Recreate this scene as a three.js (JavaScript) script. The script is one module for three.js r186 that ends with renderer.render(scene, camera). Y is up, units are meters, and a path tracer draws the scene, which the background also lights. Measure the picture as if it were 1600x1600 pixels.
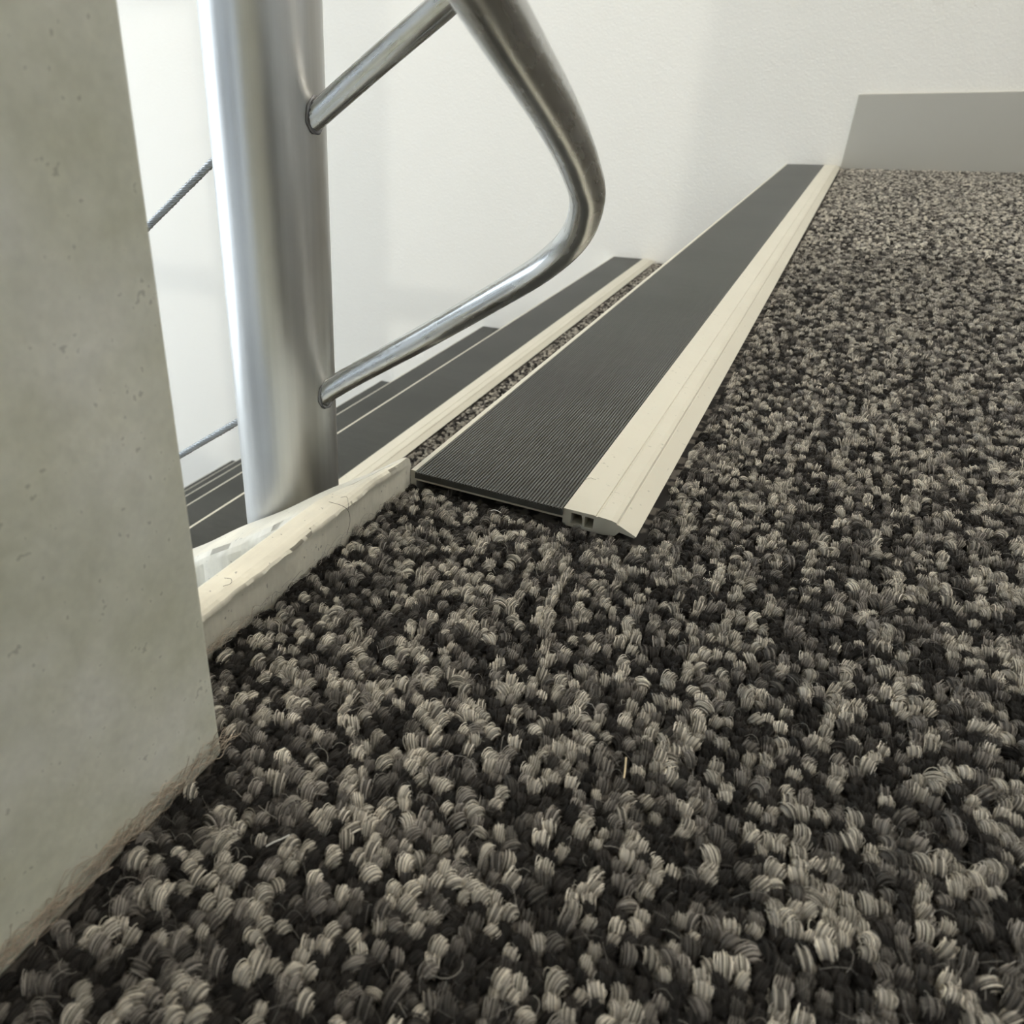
import * as THREE from 'three';
import { RoundedBoxGeometry } from 'three/addons/geometries/RoundedBoxGeometry.js';
import { mergeGeometries, toCreasedNormals, mergeVertices } from 'three/addons/utils/BufferGeometryUtils.js';
import { RectAreaLightUniformsLib } from 'three/addons/lights/RectAreaLightUniformsLib.js';

// ------------------------------------------------------------------ camera, sky, lights, exposure
// x: from the stairs into the landing, y: up (0 = tips of the carpet pile), z: from the far wall towards the camera
const scene = new THREE.Scene();
const FOCAL = 1176.05;                                         // pixels of a 1600 px frame
const camera = new THREE.PerspectiveCamera(2 * Math.atan(800 / FOCAL) * 180 / Math.PI, 1, 0.01, 60);
camera.position.set(0.10935, 0.12, 1.48546);
camera.rotation.set(-0.466915, 0.575904, -0.025229, 'YXZ');
camera.setViewOffset(1600, 1600, 800 - 548.04, 800 - 740.5, 1600, 1600);
camera.focus = 0.25; camera.userData.fStop = 33;
scene.add(camera);

scene.background = new THREE.Color().setRGB(0.89, 1.0, 1.12);
scene.backgroundIntensity = 3.3;
RectAreaLightUniformsLib.init();
const LAMPS = [                                                // ceiling panels: x, z, width, depth, radiance, colour
  [-1.15, 0.85, 0.6, 1.2, 4.6, [1.0, 0.90, 0.74]],
  [0.95, 0.85, 0.6, 0.6, 8.5, [1.0, 0.90, 0.76]],  // unseen panel, placed as fill for the faces turned to the landing
];
const renderer = new THREE.WebGLRenderer({ antialias: true });
renderer.toneMapping = THREE.LinearToneMapping;
renderer.toneMappingExposure = 1.64;
renderer.shadowMap.enabled = true;

const sun = new THREE.DirectionalLight(new THREE.Color().setRGB(1.0, 0.95, 0.86), 0.75);   // low hazy sun through the windows behind the camera
sun.position.set(-0.45, 0.3, 3); sun.target.position.set(-0.45, 0, 0); sun.shadow.radius = 1.2; sun.shadow.mapSize.set(2048, 2048);
Object.assign(sun.shadow.camera, { left: -4, right: 4, top: 4, bottom: -4, near: 0.1, far: 12 }); sun.name = 'sun';
scene.add(sun, sun.target);

// ------------------------------------------------------------------ helpers
function mulberry(a) { return () => { a |= 0; a = a + 0x6D2B79F5 | 0; let t = Math.imul(a ^ a >>> 15, 1 | a); t = t + Math.imul(t ^ t >>> 7, 61 | t) ^ t; return ((t ^ t >>> 14) >>> 0) / 4294967296; }; }
const used = {};
function numbered(n) { used[n] = (used[n] ?? -1) + 1; return used[n] ? n + '_' + String(used[n]).padStart(3, '0') : n; }
function shadows(o) { o.traverse((m) => { if (m.isMesh) { m.castShadow = true; m.receiveShadow = true; } }); return o; }
function mesh(name, geometry, material, parent) { const m = new THREE.Mesh(geometry, material); m.name = name; m.castShadow = m.receiveShadow = true; (parent ?? scene).add(m); return m; }
function struct(name, geometry, material) { const m = mesh(name, geometry, material); m.userData.kind = 'structure'; return m; }
function thing(name, label, category, group) { const g = new THREE.Group(); g.name = numbered(name); g.userData = { label, category }; if (group) g.userData.group = group; scene.add(g); return g; }
function tag(o, label, category, group) { Object.assign(o.userData, { label, category }); if (group) o.userData.group = group; return o; }
function box(x0, x1, y0, y1, z0, z1, r = 0) {
  const w = x1 - x0, h = y1 - y0, d = z1 - z0;
  const g = r ? new RoundedBoxGeometry(w, h, d, 3, r) : new THREE.BoxGeometry(w, h, d);
  g.translate((x0 + x1) / 2, (y0 + y1) / 2, (z0 + z1) / 2); return g;
}
// texture coordinates in metres, by the way each face points
function metres(g, s = 1) {
  g = g.index ? g.toNonIndexed() : g; const p = g.attributes.position, n = g.attributes.normal, uv = new Float32Array(p.count * 2);
  for (let i = 0; i < p.count; i++) {
    const ax = Math.abs(n.getX(i)), ay = Math.abs(n.getY(i)), az = Math.abs(n.getZ(i));
    const [u, v] = ax > ay && ax > az ? [p.getZ(i), p.getY(i)] : ay > az ? [p.getX(i), p.getZ(i)] : [p.getX(i), p.getY(i)];
    uv[2 * i] = u * s; uv[2 * i + 1] = v * s;
  }
  g.setAttribute('uv', new THREE.BufferAttribute(uv, 2)); return g;
}
// tileable value noise, several octaves
function noiseGrid(n, cells, octaves, seed, gain = 0.5) {
  const out = new Float32Array(n * n); let amp = 1, total = 0;
  for (let o = 0; o < octaves; o++) {
    const cx = cells[0] << o, cy = cells[1] << o, rnd = mulberry(seed + o * 77), lat = Float32Array.from({ length: cx * cy }, rnd);
    for (let y = 0; y < n; y++) for (let x = 0; x < n; x++) {
      const fx = x / n * cx, fy = y / n * cy, ix = Math.floor(fx), iy = Math.floor(fy); let tx = fx - ix, ty = fy - iy;
      tx = tx * tx * (3 - 2 * tx); ty = ty * ty * (3 - 2 * ty);
      const a = lat[iy % cy * cx + ix % cx], b = lat[iy % cy * cx + (ix + 1) % cx], c = lat[(iy + 1) % cy * cx + ix % cx], d = lat[(iy + 1) % cy * cx + (ix + 1) % cx];
      out[y * n + x] += amp * (a + (b - a) * tx + (c - a) * ty + (a - b - c + d) * tx * ty);
    }
    total += amp; amp *= gain;
  }
  for (let i = 0; i < out.length; i++) out[i] /= total;
  return out;
}
function texture(n, fn, srgb, repeat = [1, 1]) {
  const d = new Uint8Array(n * n * 4);
  for (let i = 0; i < n * n; i++) { const c = fn(i, i % n, Math.floor(i / n)); d[4 * i] = c[0] * 255; d[4 * i + 1] = c[1] * 255; d[4 * i + 2] = c[2] * 255; d[4 * i + 3] = 255; }
  const t = new THREE.DataTexture(d, n, n); t.wrapS = t.wrapT = THREE.RepeatWrapping; t.magFilter = THREE.LinearFilter; t.minFilter = THREE.LinearMipmapLinearFilter; t.generateMipmaps = true;
  if (srgb) t.colorSpace = THREE.SRGBColorSpace;
  t.repeat.set(...repeat); t.needsUpdate = true; return t;
}
const clamp = (x, a = 0, b = 1) => Math.min(b, Math.max(a, x));
// collects bent tubes into one indexed geometry
class Fibres {
  constructor() { this.p = []; this.n = []; this.c = []; this.i = []; this.uv = []; this.count = 0; }
  tube(pts, radius, sides, tint, closed = true) {
    const base = this.count, m = pts.length; let N = null;
    for (let k = 0; k < m; k++) {
      const a = pts[Math.max(0, k - 1)], b = pts[Math.min(m - 1, k + 1)]; let t = [b[0] - a[0], b[1] - a[1], b[2] - a[2]]; const tl = Math.hypot(...t) || 1; t = t.map((x) => x / tl);
      let s = N ?? (Math.abs(t[0]) < 0.8 ? [1, 0, 0] : [0, 0, 1]); const d = s[0] * t[0] + s[1] * t[1] + s[2] * t[2]; s = [s[0] - d * t[0], s[1] - d * t[1], s[2] - d * t[2]];
      const sl = Math.hypot(...s) || 1; s = s.map((x) => x / sl); N = s;
      const q = [t[1] * s[2] - t[2] * s[1], t[2] * s[0] - t[0] * s[2], t[0] * s[1] - t[1] * s[0]];
      const r = typeof radius === 'function' ? radius(k / (m - 1)) : radius;
      for (let j = 0; j < sides; j++) {
        const A = 2 * Math.PI * j / sides, c = Math.cos(A), e = Math.sin(A), v = [s[0] * c + q[0] * e, s[1] * c + q[1] * e, s[2] * c + q[2] * e];
        this.p.push(pts[k][0] + r * v[0], pts[k][1] + r * v[1], pts[k][2] + r * v[2]); this.n.push(...v); this.c.push(...tint); this.uv.push(j / sides, k / (m - 1)); this.count++;
      }
    }
    for (let k = 0; k < m - 1; k++) for (let j = 0; j < sides; j++) {
      const a = base + k * sides + j, b = base + k * sides + (j + 1) % sides, c = a + sides, d = b + sides; this.i.push(a, b, d, a, d, c);
    }
  }
  build(colours = true) {
    const g = new THREE.BufferGeometry(); g.setAttribute('position', new THREE.Float32BufferAttribute(this.p, 3)); g.setAttribute('normal', new THREE.Float32BufferAttribute(this.n, 3)); g.setAttribute('uv', new THREE.Float32BufferAttribute(this.uv, 2));
    if (colours) g.setAttribute('color', new THREE.Float32BufferAttribute(this.c, 3));
    g.setIndex(this.i); return g;
  }
}

// ------------------------------------------------------------------ sizes read from the photograph
const Z1 = 1.2775, TOP = 0.0037, RISE = 0.16695, GOING = 0.254, BACKING = -0.0036, STEPS = 8;

// ------------------------------------------------------------------ materials
const fineN = noiseGrid(512, [64, 64], 3, 11), coarseN = noiseGrid(512, [5, 5], 5, 23), midN = noiseGrid(512, [18, 18], 4, 31);
const M = {};
M.wall = new THREE.MeshStandardMaterial({ color: new THREE.Color().setRGB(0.87, 0.845, 0.775), roughness: 0.75,
  bumpMap: texture(512, (i) => { const v = 0.6 * fineN[i] + 0.4 * midN[i]; return [v, v, v]; }, false, [6, 6]), bumpScale: 0.0006 });
M.grey = new THREE.MeshStandardMaterial({ color: new THREE.Color().setRGB(0.46, 0.445, 0.39), roughness: 0.6 });
M.ceiling = new THREE.MeshStandardMaterial({ color: new THREE.Color().setRGB(0.8, 0.79, 0.76), roughness: 0.9 });
M.dim = new THREE.MeshStandardMaterial({ color: new THREE.Color().setRGB(0.70, 0.71, 0.70), roughness: 0.85 });
M.back = new THREE.MeshStandardMaterial({ color: new THREE.Color().setRGB(0.34, 0.35, 0.36), roughness: 0.85 });
// old gloss paint with scuffs, specks of dirt and a faint weave of brush marks
const brush = noiseGrid(512, [90, 6], 3, 41);
M.paint = new THREE.MeshStandardMaterial({ roughness: 0.5, map: texture(512, (i) => {
  const speck = fineN[i] > 0.8 && midN[i] > 0.52 ? 0.72 : 1, wear = 0.95 + 0.1 * (coarseN[i] - 0.5) * 1.6 + 0.05 * (brush[i] - 0.5);
  return [0.915 * wear * speck, 0.895 * wear * speck, 0.83 * wear * speck];
}, true, [13, 13]), bumpMap: texture(512, (i) => { const v = 0.6 * midN[i] + 0.4 * fineN[i]; return [v, v, v]; }, false, [6, 6]), bumpScale: 0.0004 });
M.postPaint = new THREE.MeshStandardMaterial({ roughness: 0.55, map: texture(512, (i) => {
  const s = coarseN[i] - 0.5, speck = fineN[i] > 0.79 && midN[i] > 0.5 ? 0.86 : 1, k = speck * (1 + 0.14 * s + 0.08 * (midN[i] - 0.5) + 0.05 * (fineN[i] - 0.5));
  return [0.855 * k, 0.855 * k, 0.80 * k + 0.06 * s];
}, true, [13, 13]), bumpMap: texture(512, (i) => { const v = 0.5 * midN[i] + 0.5 * fineN[i]; return [v, v, v]; }, false, [7, 7]), bumpScale: 0.0002 });
// brushed stainless steel: u round the tube, v along it
const along = noiseGrid(512, [96, 3], 3, 51), blot = noiseGrid(512, [4, 6], 5, 57);
M.steel = new THREE.MeshStandardMaterial({ metalness: 1, roughness: 1,
  map: texture(512, (i) => { const k = 0.86 + 0.05 * (along[i] - 0.5) + 0.2 * (blot[i] - 0.5); return [0.885 * k, 0.885 * k, 0.875 * k]; }, true, [1, 2]),
  roughnessMap: texture(512, (i) => { const r = clamp(0.37 + 0.2 * (blot[i] - 0.5) + 0.08 * (along[i] - 0.5)); return [r, r, r]; }, false, [1, 2]),
  bumpMap: texture(512, (i) => [along[i], along[i], along[i]], false, [1, 2]), bumpScale: 0.00002 });
M.rod = new THREE.MeshStandardMaterial({ metalness: 1, roughness: 1,
  map: texture(512, (i) => { const k = 0.86 + 0.1 * (along[i] - 0.5) + 0.22 * (blot[i] - 0.5); return [0.93 * k, 0.935 * k, 0.93 * k]; }, true, [1, 3]),
  roughnessMap: texture(512, (i) => { const r = clamp(0.27 + 0.18 * (blot[i] - 0.5) + 0.14 * (along[i] - 0.5)); return [r, r, r]; }, false, [1, 3]) });
M.weld = new THREE.MeshStandardMaterial({ color: new THREE.Color().setRGB(0.22, 0.22, 0.23), metalness: 1, roughness: 0.5 });
M.wire = new THREE.MeshStandardMaterial({ color: new THREE.Color().setRGB(0.33, 0.34, 0.34), metalness: 1, roughness: 0.4 });
M.alu = new THREE.MeshStandardMaterial({ metalness: 0.35, roughness: 0.48, map: texture(512, (i) => {
  const k = 1 + 0.03 * (coarseN[i] - 0.5) - (fineN[i] > 0.83 ? 0.12 : 0); return [0.825 * k, 0.81 * k, 0.755 * k];
}, true, [9, 9]) });
M.rubber = new THREE.MeshStandardMaterial({ roughness: 0.36, map: texture(512, (i) => {
  const k = 1 + 0.35 * (coarseN[i] - 0.5) + 0.2 * (fineN[i] - 0.5); return [0.255 * k, 0.26 * k, 0.25 * k];
}, true, [6, 6]) });
const loopN = noiseGrid(512, [150, 150], 2, 61);
M.carpetBase = new THREE.MeshStandardMaterial({ roughness: 1, map: texture(512, (i) => { const k = loopN[i] > 0.52 ? 0.44 : 0.17; return [k, k * 0.96, k * 0.9]; }, true, [2.2, 2.2]) });
M.yarn = new THREE.MeshStandardMaterial({ roughness: 0.92, vertexColors: true });
M.lamp = new THREE.MeshStandardMaterial({ color: 0xffffff, emissive: new THREE.Color(1, 0.95, 0.86), emissiveIntensity: 3 });
M.frame = new THREE.MeshStandardMaterial({ color: new THREE.Color().setRGB(0.75, 0.75, 0.74), roughness: 0.5 });
M.glass = new THREE.MeshPhysicalMaterial({ color: 0xffffff, roughness: 0.02, transmission: 1, thickness: 0, ior: 1.5 });
M.tinted = new THREE.MeshPhysicalMaterial({ color: new THREE.Color().setRGB(0.5, 0.51, 0.52), roughness: 0.02, transmission: 1, thickness: 0, ior: 1.5 });
M.lintPale = new THREE.MeshStandardMaterial({ color: new THREE.Color().setRGB(0.85, 0.84, 0.8), roughness: 0.8 });
M.straw = new THREE.MeshStandardMaterial({ color: new THREE.Color().setRGB(0.8, 0.66, 0.42), roughness: 0.7 });
M.hair = new THREE.MeshStandardMaterial({ color: new THREE.Color().setRGB(0.11, 0.09, 0.075), roughness: 0.8 });
M.jute = new THREE.MeshStandardMaterial({ roughness: 0.9, vertexColors: true });

// ------------------------------------------------------------------ the room
const LEFT = -3.6, RIGHT = 1.5, BACK = 3.0, CEIL = 2.45, LOW = -RISE * STEPS;
struct('floor', metres(box(0.004, RIGHT, -0.24, BACKING, 0, BACK)), M.carpetBase);
{ const f = struct('floor_lower', metres(box(LEFT, 0.3, LOW - 0.15, LOW, 0, BACK)), M.dim); f.name = 'floor_lower'; }
struct('wall_far', metres(box(LEFT - 0.1, RIGHT + 0.1, LOW - 0.15, CEIL + 0.1, -0.12, -0.0006)), M.wall);
struct('wall_right', metres(box(RIGHT, RIGHT + 0.1, LOW - 0.15, CEIL + 0.1, -0.05, BACK + 0.1)), M.dim);
// back wall with two tall narrow windows over the stairwell; each has one transom
const BW = [[-1.7, -1.25, -0.55, 0.62], [-0.755, -0.14, -0.55, 0.62]];
struct('wall_back', mergeGeometries([[LEFT - 0.1, BW[0][0], LOW - 0.15, CEIL + 0.1], [BW[0][1], BW[1][0], LOW - 0.15, CEIL + 0.1], [BW[1][1], RIGHT + 0.1, LOW - 0.15, CEIL + 0.1], ...BW.flatMap(([a, b, c, d]) => [[a, b, LOW - 0.15, c], [a, b, d, CEIL + 0.1]])].map(([a, b, c, d]) => metres(box(a, b, c, d, BACK, BACK + 0.1)))), M.back);
BW.forEach(([x0, x1, y0, y1], n) => {
  const w = new THREE.Group(); w.name = 'window_' + (n + 2); w.userData.kind = 'structure'; scene.add(w);
  const t = n ? 0.0 : -0.01, f = 0.012, z0 = BACK + 0.03, z1 = BACK + 0.06;
  mesh('window_frame', mergeGeometries([box(x0, x1, y0, y0 + f, z0, z1), box(x0, x1, y1 - f, y1, z0, z1), box(x0, x0 + f, y0, y1, z0, z1), box(x1 - f, x1, y0, y1, z0, z1), box(x0 + f, x1 - f, t - 0.037, t + 0.037, z0, z1)]), M.frame, w);
  for (const [a, b] of [[y0 + f, t - 0.037], [t + 0.037, y1 - f]]) mesh('window_pane', box(x0 + f, x1 - f, a, b, BACK + 0.044, BACK + 0.046), M.tinted, w);
});
struct('ceiling', metres(box(LEFT - 0.1, RIGHT + 0.1, CEIL, CEIL + 0.1, -0.1, BACK + 0.1)), M.ceiling);
struct('wall_under_landing', metres(box(0.3, 0.36, LOW - 0.15, -0.24, 0, BACK)), M.dim);
// left wall with a window opening
const WZ0 = 0.75, WZ1 = 2.75, WY0 = -1.15, WY1 = 1.9;
struct('wall_left', mergeGeometries([box(LEFT - 0.1, LEFT, LOW - 0.15, WY0, 0, BACK), box(LEFT - 0.1, LEFT, WY1, CEIL + 0.1, 0, BACK), box(LEFT - 0.1, LEFT, WY0, WY1, 0, WZ0), box(LEFT - 0.1, LEFT, WY0, WY1, WZ1, BACK)].map((g) => metres(g))), M.wall);
{
  const w = new THREE.Group(); w.name = 'window_1'; w.userData.kind = 'structure'; scene.add(w);
  const f = 0.05, x0 = LEFT - 0.075, x1 = LEFT - 0.025;
  mesh('window_frame', mergeGeometries([box(x0, x1, WY0, WY0 + f, WZ0, WZ1), box(x0, x1, WY1 - f, WY1, WZ0, WZ1), box(x0, x1, WY0 + f, WY1 - f, WZ0, WZ0 + f), box(x0, x1, WY0 + f, WY1 - f, WZ1 - f, WZ1), box(x0, x1, WY0 + f, WY1 - f, 1.725, 1.775)]), M.frame, w);
  mesh('window_pane', box(LEFT - 0.052, LEFT - 0.05, WY0 + f, WY1 - f, WZ0 + f, 1.725), M.glass, w);
  mesh('window_pane', box(LEFT - 0.052, LEFT - 0.05, WY0 + f, WY1 - f, 1.775, WZ1 - f), M.glass, w);
}
// skirting board at the far end of the landing
{ const b = struct('baseboard_far', metres(box(0.0762, RIGHT, BACKING, 0.1031, -0.0004, 0.0045, 0.0012)), M.grey); }
// the flight of carpeted steps
{
  const s = new THREE.Group(); s.name = 'staircase'; s.userData.kind = 'structure'; scene.add(s);
  for (let k = 1; k < STEPS; k++) mesh('stair_step', metres(box(-GOING * k + 0.004, k === 1 ? 0.004 : -GOING * (k - 1) + 0.004, -RISE * k - 0.24, -RISE * k + BACKING, 0, 1.2765)), M.carpetBase, s);
}

// ------------------------------------------------------------------ ceiling lamps
LAMPS.forEach(([x, z, w, d, radiance, c], n) => {
  const l = thing('ceiling_light', n ? 'unseen square panel lamp added above the carpeted landing as fill light' : 'long lit panel lamp in the ceiling above the stairwell', 'lamp', 'ceiling panel lamps');
  l.position.set(x, CEIL, z);
  const f = 0.03;
  mesh('frame', mergeGeometries([box(-w / 2 - f, w / 2 + f, -0.03, 0, -d / 2 - f, -d / 2), box(-w / 2 - f, w / 2 + f, -0.03, 0, d / 2, d / 2 + f), box(-w / 2 - f, -w / 2, -0.03, 0, -d / 2, d / 2), box(w / 2, w / 2 + f, -0.03, 0, -d / 2, d / 2)]), M.frame, l);
  mesh('diffuser', box(-w / 2, w / 2, -0.02, 0, -d / 2, d / 2), M.lamp, l);
  const a = new THREE.RectAreaLight(new THREE.Color().setRGB(...c), radiance, w, d); a.name = 'panel_glow'; a.position.set(0, -0.024, 0); a.rotation.x = -Math.PI / 2; l.add(a);
});

// ------------------------------------------------------------------ stair nosings
function profile(points, holes, length) {
  const s = new THREE.Shape(points.map((p) => new THREE.Vector2(...p)));
  for (const h of holes) s.holes.push(new THREE.Path(h.map((p) => new THREE.Vector2(...p))));
  return metres(new THREE.ExtrudeGeometry(s, { depth: length, bevelEnabled: false, steps: 1 }));
}
const LEN = 1.2786;
const aluShape = profile([[0, -0.028], [0, 0.0036], [0.0004, TOP], [0.0019, TOP], [0.0019, 0.0012], [0.0538, 0.0012], [0.0538, TOP - 0.0001], [0.0540, TOP], [0.0637, TOP], [0.06385, 0.0034], [0.0643, 0.0034], [0.0645, 0.00365], [0.0685, 0.0034],
  [0.0700, 0.0030], [0.07045, 0.0024], [0.0708, 0.00245], [0.0762, -0.0001], [0.0757, -0.0007], [0.0712, 0.0001], [0.0700, -0.0016], [0.0662, -0.0022], [0.0538, -0.0022], [0.0538, 0.0002], [0.0022, 0.0002], [0.0022, -0.028]],
  [[[0.0564, -0.0012], [0.0601, -0.0012], [0.0599, 0.0014], [0.0595, 0.0026], [0.0564, 0.0027]], [[0.0607, -0.0012], [0.0633, -0.0012], [0.0633, 0.0025], [0.0606, 0.0025]]], LEN);
const ribs = [[0.0019, 0.0012]];
{ const n = 50, a = 0.00195, b = 0.05365, w = (b - a) / n; for (let k = 0; k < n; k++) { const x = a + k * w; ribs.push([x, 0.0032], [x + 0.22 * w, 0.0036], [x + 0.72 * w, 0.0036], [x + 0.94 * w, 0.0032]); } ribs.push([0.05375, 0.0034], [0.05375, 0.0012]); }
const rubberShape = profile(ribs, [], LEN + 0.0006);
const NOSING_LABELS = ['aluminium stair nosing with ribbed black insert along the top edge of the carpeted landing', 'aluminium stair nosing on the first step down, cream strip beside the landing nosing',
  'aluminium stair nosing on the second step down, black insert bounded by two thin pale lines', 'aluminium stair nosing on the third step down, a narrow dark band below the lower rail',
  'aluminium stair nosing on the fourth step down, thin dark line behind the steel post', 'aluminium stair nosing on the fifth step, farthest thin dark line left of steel post'];
{
  const first = thing('stair_nosing', NOSING_LABELS[0], 'stair nosing', 'stair nosings of the flight');
  mesh('aluminium_strip', aluShape, M.alu, first).position.z = 0.0002;
  mesh('ribbed_insert', rubberShape, M.rubber, first).position.z = 0.0002;
  for (let k = 1; k < 6; k++) { const c = first.clone(); c.name = numbered('stair_nosing'); c.userData = { ...first.userData, label: NOSING_LABELS[k] }; c.position.set(-GOING * k, -RISE * k, 0); scene.add(c); }
}

// ------------------------------------------------------------------ painted kerb and string board
const SLOPE = 0.657;
{
  const t = thing('stair_stringer', 'white painted kerb and sloping string board between the white post and the nosing', 'stringer');
  const rnd = mulberry(5);
  // kerb: a cross-section drawn along z, with a wavy thick paint edge
  const wob = (z, k) => Math.sin(z * 171 + k) * 0.5 + Math.sin(z * 397 + 2.1 * k) * 0.3 + Math.sin(z * 913 + k * k) * 0.2;
  const rows = 150, za = 1.2797, zb = 1.4038, P = [], I = [];
  const sm = (v) => v * v * (3 - 2 * v);
  const sec = (z) => {
    const e = clamp((z - za) / 0.004), h = 0.0104 - 0.0022 * (1 - Math.sqrt(clamp((z - za) / 0.003))) + 0.0022 * sm(clamp((z - 1.283) / 0.024)), lie = SLOPE * (1 - sm(clamp((z - 1.298) / 0.030))), q = 0.0003 * wob(z, 1), y = 0.0006 * wob(z, 2), f = 0.0002 * wob(z, 4);
    const out = (0.0010 + 0.0005 * wob(z, 3)) * sm(clamp((z - za - 0.002) / 0.014)), top = (x, d) => [x, h - d + lie * x];
    return [[0.0002, -0.02], [0.0002 + f, 0.001], [0.0003 + f, h - 0.0050 + y], [0.0004 + f, h - 0.0038 + y], [0.0005 + 0.8 * out + q, h - 0.0034 + y], [0.0006 + out + q, h - 0.0026 + 0.6 * y], [0.0004 + 0.8 * out + q, h - 0.0015], [0.0002 + 0.3 * out, h - 0.0007], top(-0.0006, 0.0002), top(-0.0018, 0), top(-0.0040, 0), top(-0.0058, 0.0001), top(-0.0066, 0.0005), top(-0.0070, 0.0018), [-0.0070, -0.02]]
      .map(([x, yy]) => [x * (0.6 + 0.4 * e), yy]);
  };
  const m = sec(za).length;
  for (let r = 0; r <= rows; r++) { const z = za + (zb - za) * Math.pow(r / rows, 1.1); for (const [x, y] of sec(z)) P.push(x, y, z); }
  for (let r = 0; r < rows; r++) for (let k = 0; k < m - 1; k++) { const a = r * m + k, b = a + 1, c = a + m, d = c + 1; I.push(a, b, d, a, d, c); }
  for (let k = 1; k < m - 1; k++) I.push(0, k + 1, k);
  let g = new THREE.BufferGeometry(); g.setAttribute('position', new THREE.Float32BufferAttribute(P, 3)); g.setIndex(I); g.computeVertexNormals(); g = metres(toCreasedNormals(g, 0.9));
  mesh('kerb', g, M.paint, t);
  // sloping board
  const zf = 1.2788, zn = 1.3035, len = 2.2, S = [], J = [], nx = 220;
  const cut = (x) => { const y = 0.0098 + SLOPE * x + 0.0004 * Math.sin(x * 140) * clamp(-x * 40), u = 0.0003 * Math.sin(x * 260 + 1); return [[zf, y - 0.26], [zf, y - 0.0035], [zf + 0.0006, y - 0.0012], [zf + 0.0024, y], [zf + 0.010, y + 0.0002], [zn - 0.006, y - 0.0002], [zn - 0.0028 + u, y - 0.0009], [zn - 0.0008 + u, y - 0.0028], [zn + u, y - 0.0052], [zn, y - 0.26]]; };
  const mm = cut(0).length;
  for (let r = 0; r <= nx; r++) { const x = -0.0012 - len * Math.pow(r / nx, 2); for (const [z, y] of cut(x)) S.push(x, y, z); }
  for (let r = 0; r < nx; r++) for (let k = 0; k < mm - 1; k++) { const a = r * mm + k, b = a + 1, c = a + mm, d = c + 1; J.push(a, b, d, a, d, c); }
  let h = new THREE.BufferGeometry(); h.setAttribute('position', new THREE.Float32BufferAttribute(S, 3)); h.setIndex(J); h.computeVertexNormals(); h = metres(toCreasedNormals(h, 0.9));
  mesh('string_board', h, M.paint, t);
}
// edge of the landing below the kerb
struct('trim_1', metres(box(-0.0068, 0.004, -0.24, -0.019, 1.2775, BACK)), M.paint);

// ------------------------------------------------------------------ white post at the left
{
  const t = thing('newel_post', 'large square white painted post standing on the carpet at the left', 'post');
  mesh('shaft', metres(box(-0.085, 0.0228, -0.0034, 1.12, 1.4042, 1.52, 0.0012)), M.postPaint, t);
  mesh('cap', metres(box(-0.095, 0.0328, 1.12, 1.145, 1.394, 1.53, 0.004)), M.postPaint, t);
}

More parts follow.
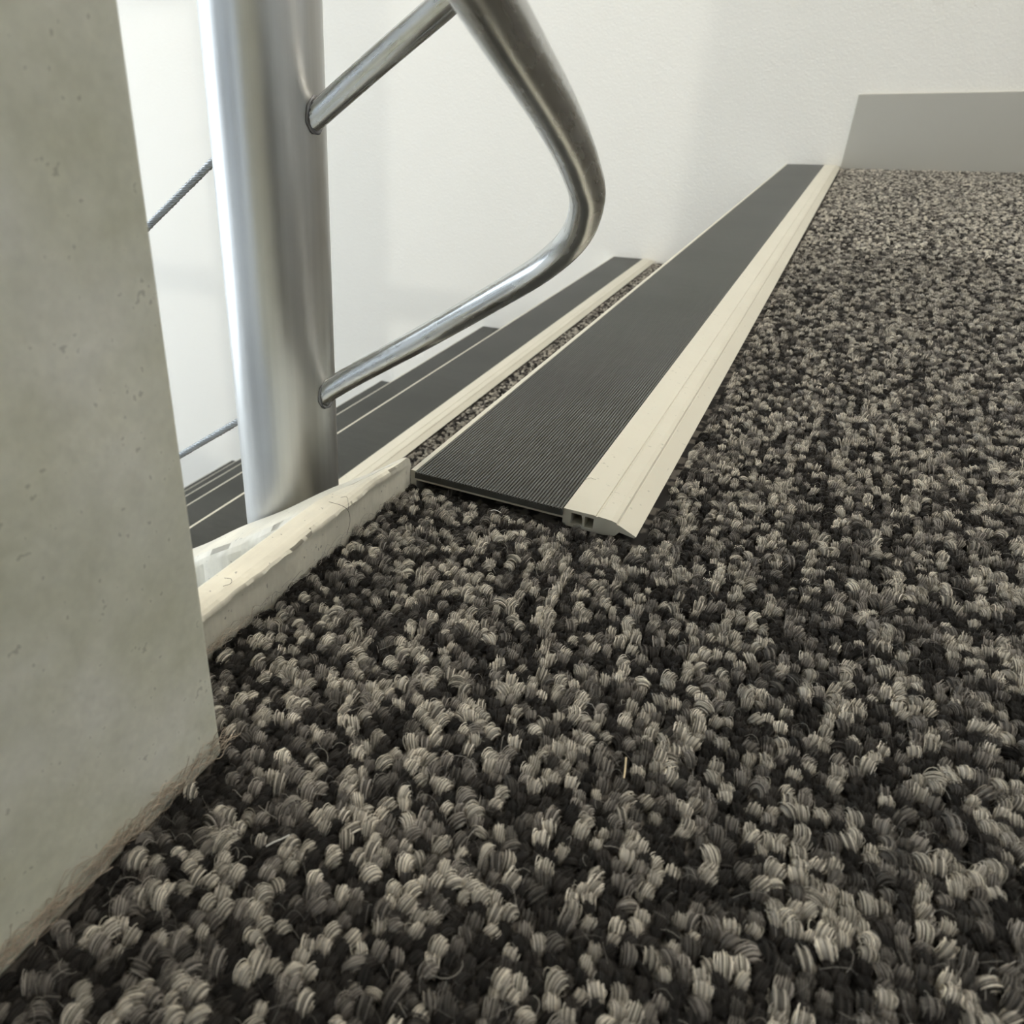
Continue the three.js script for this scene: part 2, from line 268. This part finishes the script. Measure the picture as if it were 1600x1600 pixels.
// ------------------------------------------------------------------ steel balustrade: post and two bent rods
const PX = -0.0687, PZ = 1.2583, PR = 0.0203, RD = 0.00428;
{
  const t = thing('steel_balustrade', 'brushed steel round post with two thin steel rails, the lower one bent round', 'balustrade');
  const y0 = -RISE - 0.0036, y1 = 0.98, g = new THREE.CylinderGeometry(PR, PR, y1 - y0, 72, 24, true); g.translate(PX, (y0 + y1) / 2, PZ);
  mesh('post', g, M.steel, t);
  const cap = new THREE.LatheGeometry([[0, 0.006], [0.012, 0.005], [0.019, 0.002], [0.0206, 0], [0.0206, -0.004]].map((p) => new THREE.Vector2(...p)), 48); cap.translate(PX, y1 + 0.001, PZ);
  mesh('post_cap', cap, M.steel, t);
  const paths = [
    [[-0.056, 0.0108, 1.2583], [-0.0418, 0.0215, 1.2583], [-0.006, 0.0447, 1.2583], [0.0165, 0.0598, 1.2588], [0.0350, 0.0728, 1.2640], [0.0465, 0.0837, 1.2735], [0.0530, 0.0952, 1.2880], [0.0556, 0.1046, 1.3060], [0.0580, 0.1150, 1.3307], [0.0604, 0.1304, 1.3706], [0.0640, 0.1520, 1.4260], [0.0700, 0.2000, 1.5500], [0.076, 0.265, 1.72]],
    [[-0.056, 0.1090, 1.2583], [-0.0222, 0.1303, 1.2583], [-0.0002, 0.1438, 1.2583], [0.02, 0.1572, 1.2590], [0.0365, 0.1700, 1.2640], [0.0465, 0.1800, 1.2735], [0.0530, 0.1912, 1.2880], [0.0580, 0.2110, 1.3307], [0.0640, 0.2480, 1.4260], [0.076, 0.361, 1.72]],
  ];
  for (const pts of paths) {
    const c = new THREE.CatmullRomCurve3(pts.map((p) => new THREE.Vector3(...p)), false, 'centripetal');
    mesh('rail', new THREE.TubeGeometry(c, 160, RD, 28, false), M.rod, t);
    // weld bead where the rail meets the post
    const bead = new Fibres(), ring = [], dir = new THREE.Vector3(1, SLOPE, 0).normalize(), up = new THREE.Vector3(0, 1, 0).addScaledVector(dir, -dir.y).normalize(), side = new THREE.Vector3().crossVectors(dir, up);
    for (let k = 0; k <= 28; k++) {
      const a = 2 * Math.PI * k / 28, o = up.clone().multiplyScalar(Math.cos(a) * RD * 1.06).addScaledVector(side, Math.sin(a) * RD * 1.06);
      // slide along the rail until the point lies on the post's surface
      const px = Math.sqrt(Math.max(0, (PR + 0.0002) ** 2 - o.z * o.z)) + PX, s = (px - pts[0][0] - o.x) / dir.x;
      ring.push([px, pts[0][1] + o.y + s * dir.y, PZ + o.z]);
    }
    bead.tube(ring, (u) => 0.00062 + 0.00018 * Math.sin(u * 50), 8, [1, 1, 1]);
    mesh('weld', bead.build(false), M.weld, t);
  }
}
// wire ropes running down beside the stairs
[[0.1046, 'upper twisted steel wire rope between the white post and the steel post', 0.0016], [0.0003, 'lower twisted steel wire rope between the white post and the steel post', 0.0016]].forEach(([yPost, label, r]) => {
  const w = new Fibres(), run = 2.0, ux = -1 / Math.hypot(1, SLOPE), uy = -SLOPE / Math.hypot(1, SLOPE), n = 900;
  const strand = (a0, rr, off, turns) => { const pts = []; for (let k = 0; k <= n; k++) { const u = k / n, s = u * run, a = a0 + 2 * Math.PI * turns * s; const e = Math.cos(a) * off, z = Math.sin(a) * off; pts.push([PX - PR * 0.9 + ux * s - uy * e, yPost + uy * s + ux * e, PZ + z]); } w.tube(pts, rr, 5, [1, 1, 1]); };
  for (let k = 0; k < 6; k++) strand(k * Math.PI / 3, r * 0.40, r * 0.66, 95);
  const t = tag(mesh(numbered('wire_rope'), w.build(false), M.wire), label, 'wire rope', 'wire ropes of the balustrade');
});

// ------------------------------------------------------------------ loop-pile carpet
function makeTuft(seed, nF, fr, segs, sides) {
  const rnd = mulberry(seed), F = new Fibres(), span = 0.00105 + 0.0005 * rnd(), hc = 0.00195 + 0.0006 * rnd(), R = 0.00112 + 0.0003 * rnd(), lean = (rnd() - 0.5) * 0.0010, twist = (rnd() - 0.5) * 1.6;
  const centre = (u) => { const a = Math.PI * u; return [lean * Math.sin(a), hc * Math.pow(Math.sin(a), 0.75) - 0.0002, -span * Math.cos(a)]; };
  const core = []; for (let k = 0; k <= 8; k++) core.push(centre(0.02 + 0.96 * k / 8));
  { const ct = 0.2 + 0.35 * rnd(); F.tube(core, (u) => R * (0.62 + 0.18 * Math.sin(Math.PI * u)), 8, [ct, ct, ct]); }  // core tinted darker than most fibres: shade inside the pile put into colour
  for (let i = 0; i < nF; i++) {
    const phi = (-0.35 + 1.7 * rnd()) * Math.PI, rho = R * (0.78 + 0.3 * rnd()), tone = rnd() < 0.36 ? 0.14 + 0.3 * rnd() : 0.78 + 0.85 * rnd() * rnd(), stray = rnd() < 0.4 ? 0.0011 * rnd() * rnd() : 0, w1 = rnd() * 6, w2 = 0.00018 * rnd(), u0 = 0.03 + 0.1 * rnd(), u1 = 0.97 - 0.1 * rnd(), pts = [];
    for (let k = 0; k <= segs; k++) {
      const u = u0 + (u1 - u0) * k / segs, c = centre(u), a = Math.PI * u, q = phi + twist * (u - 0.5), rr = (rho + stray * Math.sin(a)) * (0.74 + 0.3 * Math.sin(a)) + w2 * Math.sin(7 * u + w1);
      const ny = Math.sin(a), nz = -Math.cos(a);        // outward in the plane of the loop
      pts.push([c[0] + rr * Math.cos(q), c[1] + rr * Math.sin(q) * ny, c[2] + rr * Math.sin(q) * nz + w2 * Math.cos(5 * u + w1)]);
    }
    F.tube(pts, fr * (0.7 + 0.6 * rnd()), sides, [tone, tone * (0.985 + 0.02 * rnd()), tone * (0.95 + 0.05 * rnd())]);
  }
  return F.build();
}
const NEAR_KINDS = 18, FAR_KINDS = 6;
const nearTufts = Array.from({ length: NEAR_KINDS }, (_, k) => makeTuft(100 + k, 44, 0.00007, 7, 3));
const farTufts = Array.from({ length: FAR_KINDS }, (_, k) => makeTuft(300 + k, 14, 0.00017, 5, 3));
const pile = Array.from({ length: NEAR_KINDS + FAR_KINDS }, () => ({ m: [], c: [] }));
{
  const rnd = mulberry(9), GAUGE = 0.0026, STITCH = 0.0024, mat = new THREE.Matrix4(), q = new THREE.Quaternion(), e = new THREE.Euler(), v = new THREE.Vector3(), s = new THREE.Vector3();
  const gauss = () => rnd() + rnd() + rnd() - 1.5;
  const lay = (x0, x1, z0, z1, y, skip) => {
    const nx = Math.floor((x1 - x0) / GAUGE), nz = Math.floor((z1 - z0) / STITCH);
    for (let i = 0; i <= nx; i++) {
      let light = rnd(), left = 0;
      for (let j = 0; j <= nz; j++) {
        if (left-- <= 0) { light = rnd(); left = Math.floor(rnd() * rnd() * 3.2); }
        const x = x0 + (i + 0.5) * GAUGE + gauss() * 0.00042, z = z0 + (j + (i % 2) * 0.5) * STITCH + gauss() * 0.0005;
        if (z < z0 || z > z1 || (skip && skip(x, z))) continue;
        const d = Math.hypot(x - camera.position.x, z - camera.position.z, y - camera.position.y), kind = d < 0.75 ? Math.floor(rnd() * NEAR_KINDS) : NEAR_KINDS + Math.floor(rnd() * FAR_KINDS);
        const k = 0.70 + 0.28 * rnd();
        e.set(gauss() * 0.25, gauss() * 0.55 + (rnd() < 0.08 ? gauss() * 2 : 0), gauss() * 0.3); q.setFromEuler(e); v.set(x, y + BACKING - 0.0001 + gauss() * 0.0002, z); s.set(k, k * (0.92 + 0.2 * rnd()), k);
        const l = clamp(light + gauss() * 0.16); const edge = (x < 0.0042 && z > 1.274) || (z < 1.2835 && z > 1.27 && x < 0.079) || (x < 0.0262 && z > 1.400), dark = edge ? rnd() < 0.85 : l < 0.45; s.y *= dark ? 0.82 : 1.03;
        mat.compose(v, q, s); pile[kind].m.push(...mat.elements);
        let c;
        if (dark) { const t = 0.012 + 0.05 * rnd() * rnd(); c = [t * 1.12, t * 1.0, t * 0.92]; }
        else if (l < 0.70) { const t = 0.09 + 0.32 * rnd(); c = [t, t * 0.93, t * 0.85]; }
        else { const t = 0.52 + 0.36 * rnd(); c = [t, t * 0.94, t * 0.83]; }
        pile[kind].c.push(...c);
      }
    }
  };
  lay(0.0004, 0.62, 0.006, 1.9, 0, (x, z) => (z < 1.2795 && x < 0.0776) || (x < 0.0235 && z > 1.4034 && z < 1.522) || (x < 0.0014 && z > 1.27));
  for (const k of [1, 2]) lay(-GOING * k + 0.0778, -GOING * (k - 1) + 0.003, 0.004, 1.274, -RISE * k, (x, z) => Math.hypot(x - PX, z - PZ) < PR + 0.012);
  const carpet = thing('loop_pile_carpet', 'dark grey and beige flecked loop pile carpet covering the landing and steps', 'carpet'); carpet.userData.kind = 'stuff';
  pile.forEach((p, k) => {
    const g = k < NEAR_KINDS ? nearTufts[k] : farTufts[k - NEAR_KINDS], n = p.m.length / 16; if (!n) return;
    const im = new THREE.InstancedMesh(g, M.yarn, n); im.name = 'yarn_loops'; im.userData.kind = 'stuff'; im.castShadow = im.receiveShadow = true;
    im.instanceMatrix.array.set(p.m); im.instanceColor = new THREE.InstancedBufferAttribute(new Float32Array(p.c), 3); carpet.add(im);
  });
  // stray hairs lifted out of the pile
  const H = new Fibres();
  for (let n = 0; n < 2600; n++) {
    const far = rnd(), z = 1.47 - 0.9 * far * far, x = 0.025 + rnd() * (0.16 + 0.1 * far); if (z < 1.283 && x < 0.078) continue;
    const L = 0.0025 + 0.006 * rnd() * rnd(), a = rnd() * 6.283, bend = gauss() * 2.6, up = 0.0004 + 0.0016 * rnd(), pts = [];
    let px = x, pz = z, an = a; for (let k = 0; k <= 7; k++) { pts.push([px, -0.0006 + up * Math.sin(Math.PI * k / 7) * 1.3 + 0.0002 * gauss(), pz]); px += Math.cos(an) * L / 7; pz += Math.sin(an) * L / 7; an += bend / 7; }
    const t = 0.12 + 0.5 * rnd(); H.tube(pts, 0.00002 + 0.00002 * rnd(), 3, [t, t * 0.94, t * 0.85]);
  }
  const hairs = mesh('stray_hairs', H.build(), M.yarn, carpet); hairs.userData.kind = 'stuff';
}

// ------------------------------------------------------------------ the phone that takes the picture, stood on the carpet with its lens at the top
{
  const t = thing('smartphone', 'black smartphone standing tilted on the carpet with its lens uppermost, facing the stairs', 'phone');
  t.position.copy(camera.position); t.quaternion.copy(camera.quaternion);
  const body = new RoundedBoxGeometry(0.0715, 0.1330, 0.0078, 4, 0.0036); body.translate(0.021, -0.0555, 0.0062);
  mesh('body', body, new THREE.MeshStandardMaterial({ color: new THREE.Color().setRGB(0.02, 0.02, 0.022), roughness: 0.3 }), t);
  const ring = new THREE.TorusGeometry(0.0062, 0.0011, 10, 32); ring.translate(0, 0, 0.0022);
  mesh('lens_ring', ring, M.weld, t);
}

// ------------------------------------------------------------------ frayed fibres at the foot of the white post and the kerb
{
  const rnd = mulberry(77), F = new Fibres();
  const fray = (x0, z0, x1, z1, n, lift, brown) => {
    for (let k = 0; k < n; k++) {
      const u = rnd(), x = x0 + (x1 - x0) * u, z = z0 + (z1 - z0) * u, dx = x1 - x0, dz = z1 - z0, dl = Math.hypot(dx, dz), L = 0.002 + 0.006 * rnd(), s = rnd() < 0.75 ? -1 : 1, out = 0.0002 + 0.0014 * rnd(), y0 = -0.0006 + lift * rnd(), up = (rnd() - 0.3) * 0.004, wig = 6 * rnd(), pts = [];
      for (let j = 0; j <= 6; j++) { const v = j / 6; pts.push([x + s * dx / dl * L * v + out + 0.0005 * Math.sin(v * 5 + k), y0 + up * Math.sin(v * 2.4) + 0.0004 * Math.sin(v * 7 + wig), z + s * dz / dl * L * v]); }
      const t = 0.3 + 0.6 * rnd() * rnd(); F.tube(pts, 0.00004 + 0.00003 * rnd(), 3, [t, t * (brown ? 0.84 : 0.94), t * (brown ? 0.66 : 0.84)]);
    }
  };
  fray(0.0228, 1.405, 0.0228, 1.50, 520, 0.0030, true);
  fray(0.0006, 1.29, 0.0006, 1.404, 90, 0.0010, false);
  fray(0.0006, 1.366, 0.0008, 1.404, 70, 0.0012, true);
  const f = mesh('frayed_fibres', F.build(), M.jute); f.userData.kind = 'stuff'; tag(f, 'thin frayed brown fibres along the foot of the white post and kerb', 'fibres');
}
// a few loose bits on the carpet and the kerb
function strand(name, pts, r, m, label, category, group) {
  const c = new THREE.CatmullRomCurve3(pts.map((p) => new THREE.Vector3(...p)));
  return tag(mesh(numbered(name), new THREE.TubeGeometry(c, 24, r, 6, false), m), label, category, group);
}
strand('straw_sliver', [[0.0963, 0.0002, 1.3706], [0.0960, 0.0012, 1.3690], [0.0956, 0.0026, 1.3676]], 0.00016, M.straw, 'pale straw sliver standing in the carpet in front of the nosing', 'straw');
strand('lint_thread', [[0.0333, 0.0010, 1.2874], [0.0342, 0.0014, 1.2870], [0.0354, 0.0013, 1.2868], [0.0366, 0.0009, 1.2868]], 0.00011, M.lintPale, 'short white lint thread lying just below the cut end of the nosing', 'lint', 'white lint threads on the carpet');
strand('lint_thread', [[0.0462, 0.0006, 1.4190], [0.0472, 0.0013, 1.4180], [0.0483, 0.0017, 1.4168], [0.0492, 0.0022, 1.4159]], 0.00012, M.lintPale, 'white lint thread in the dark carpet right of the white post foot', 'lint', 'white lint threads on the carpet');
strand('hair_strand', [[0.0535, 0.00385, 1.2578], [0.0545, 0.0040, 1.2560], [0.0553, 0.0039, 1.2549], [0.0560, 0.0039, 1.2552], [0.0570, 0.0041, 1.2557]], 0.00005, M.hair, 'dark curled hair lying on the cream strip of the landing nosing', 'hair', 'loose dark hairs on the nosing and kerb');
strand('hair_strand', [[0.0000, 0.0150, 1.3290], [0.0022, 0.0122, 1.3250], [0.0026, 0.0095, 1.3228], [0.0028, 0.0060, 1.3224], [0.0026, 0.0020, 1.3241]], 0.00007, M.hair, 'long dark hair hanging over the front of the painted kerb', 'hair', 'loose dark hairs on the nosing and kerb');
strand('hair_strand', [[0.0026, 0.0100, 1.3229], [0.0022, 0.0118, 1.3222], [0.0010, 0.0132, 1.3212], [-0.0004, 0.0131, 1.3222]], 0.00005, M.hair, 'short dark hair curling over the kerb edge, forking off the long hair', 'hair', 'loose dark hairs on the nosing and kerb');
strand('hair_strand', [[-0.0030, 0.0128, 1.3716], [-0.0012, 0.0129, 1.3712], [-0.0002, 0.0127, 1.3724], [-0.0008, 0.0129, 1.3746]], 0.00006, M.hair, 'small hooked dark hair on top of the kerb close to the white post', 'hair', 'loose dark hairs on the nosing and kerb');

shadows(scene);
renderer.render(scene, camera);
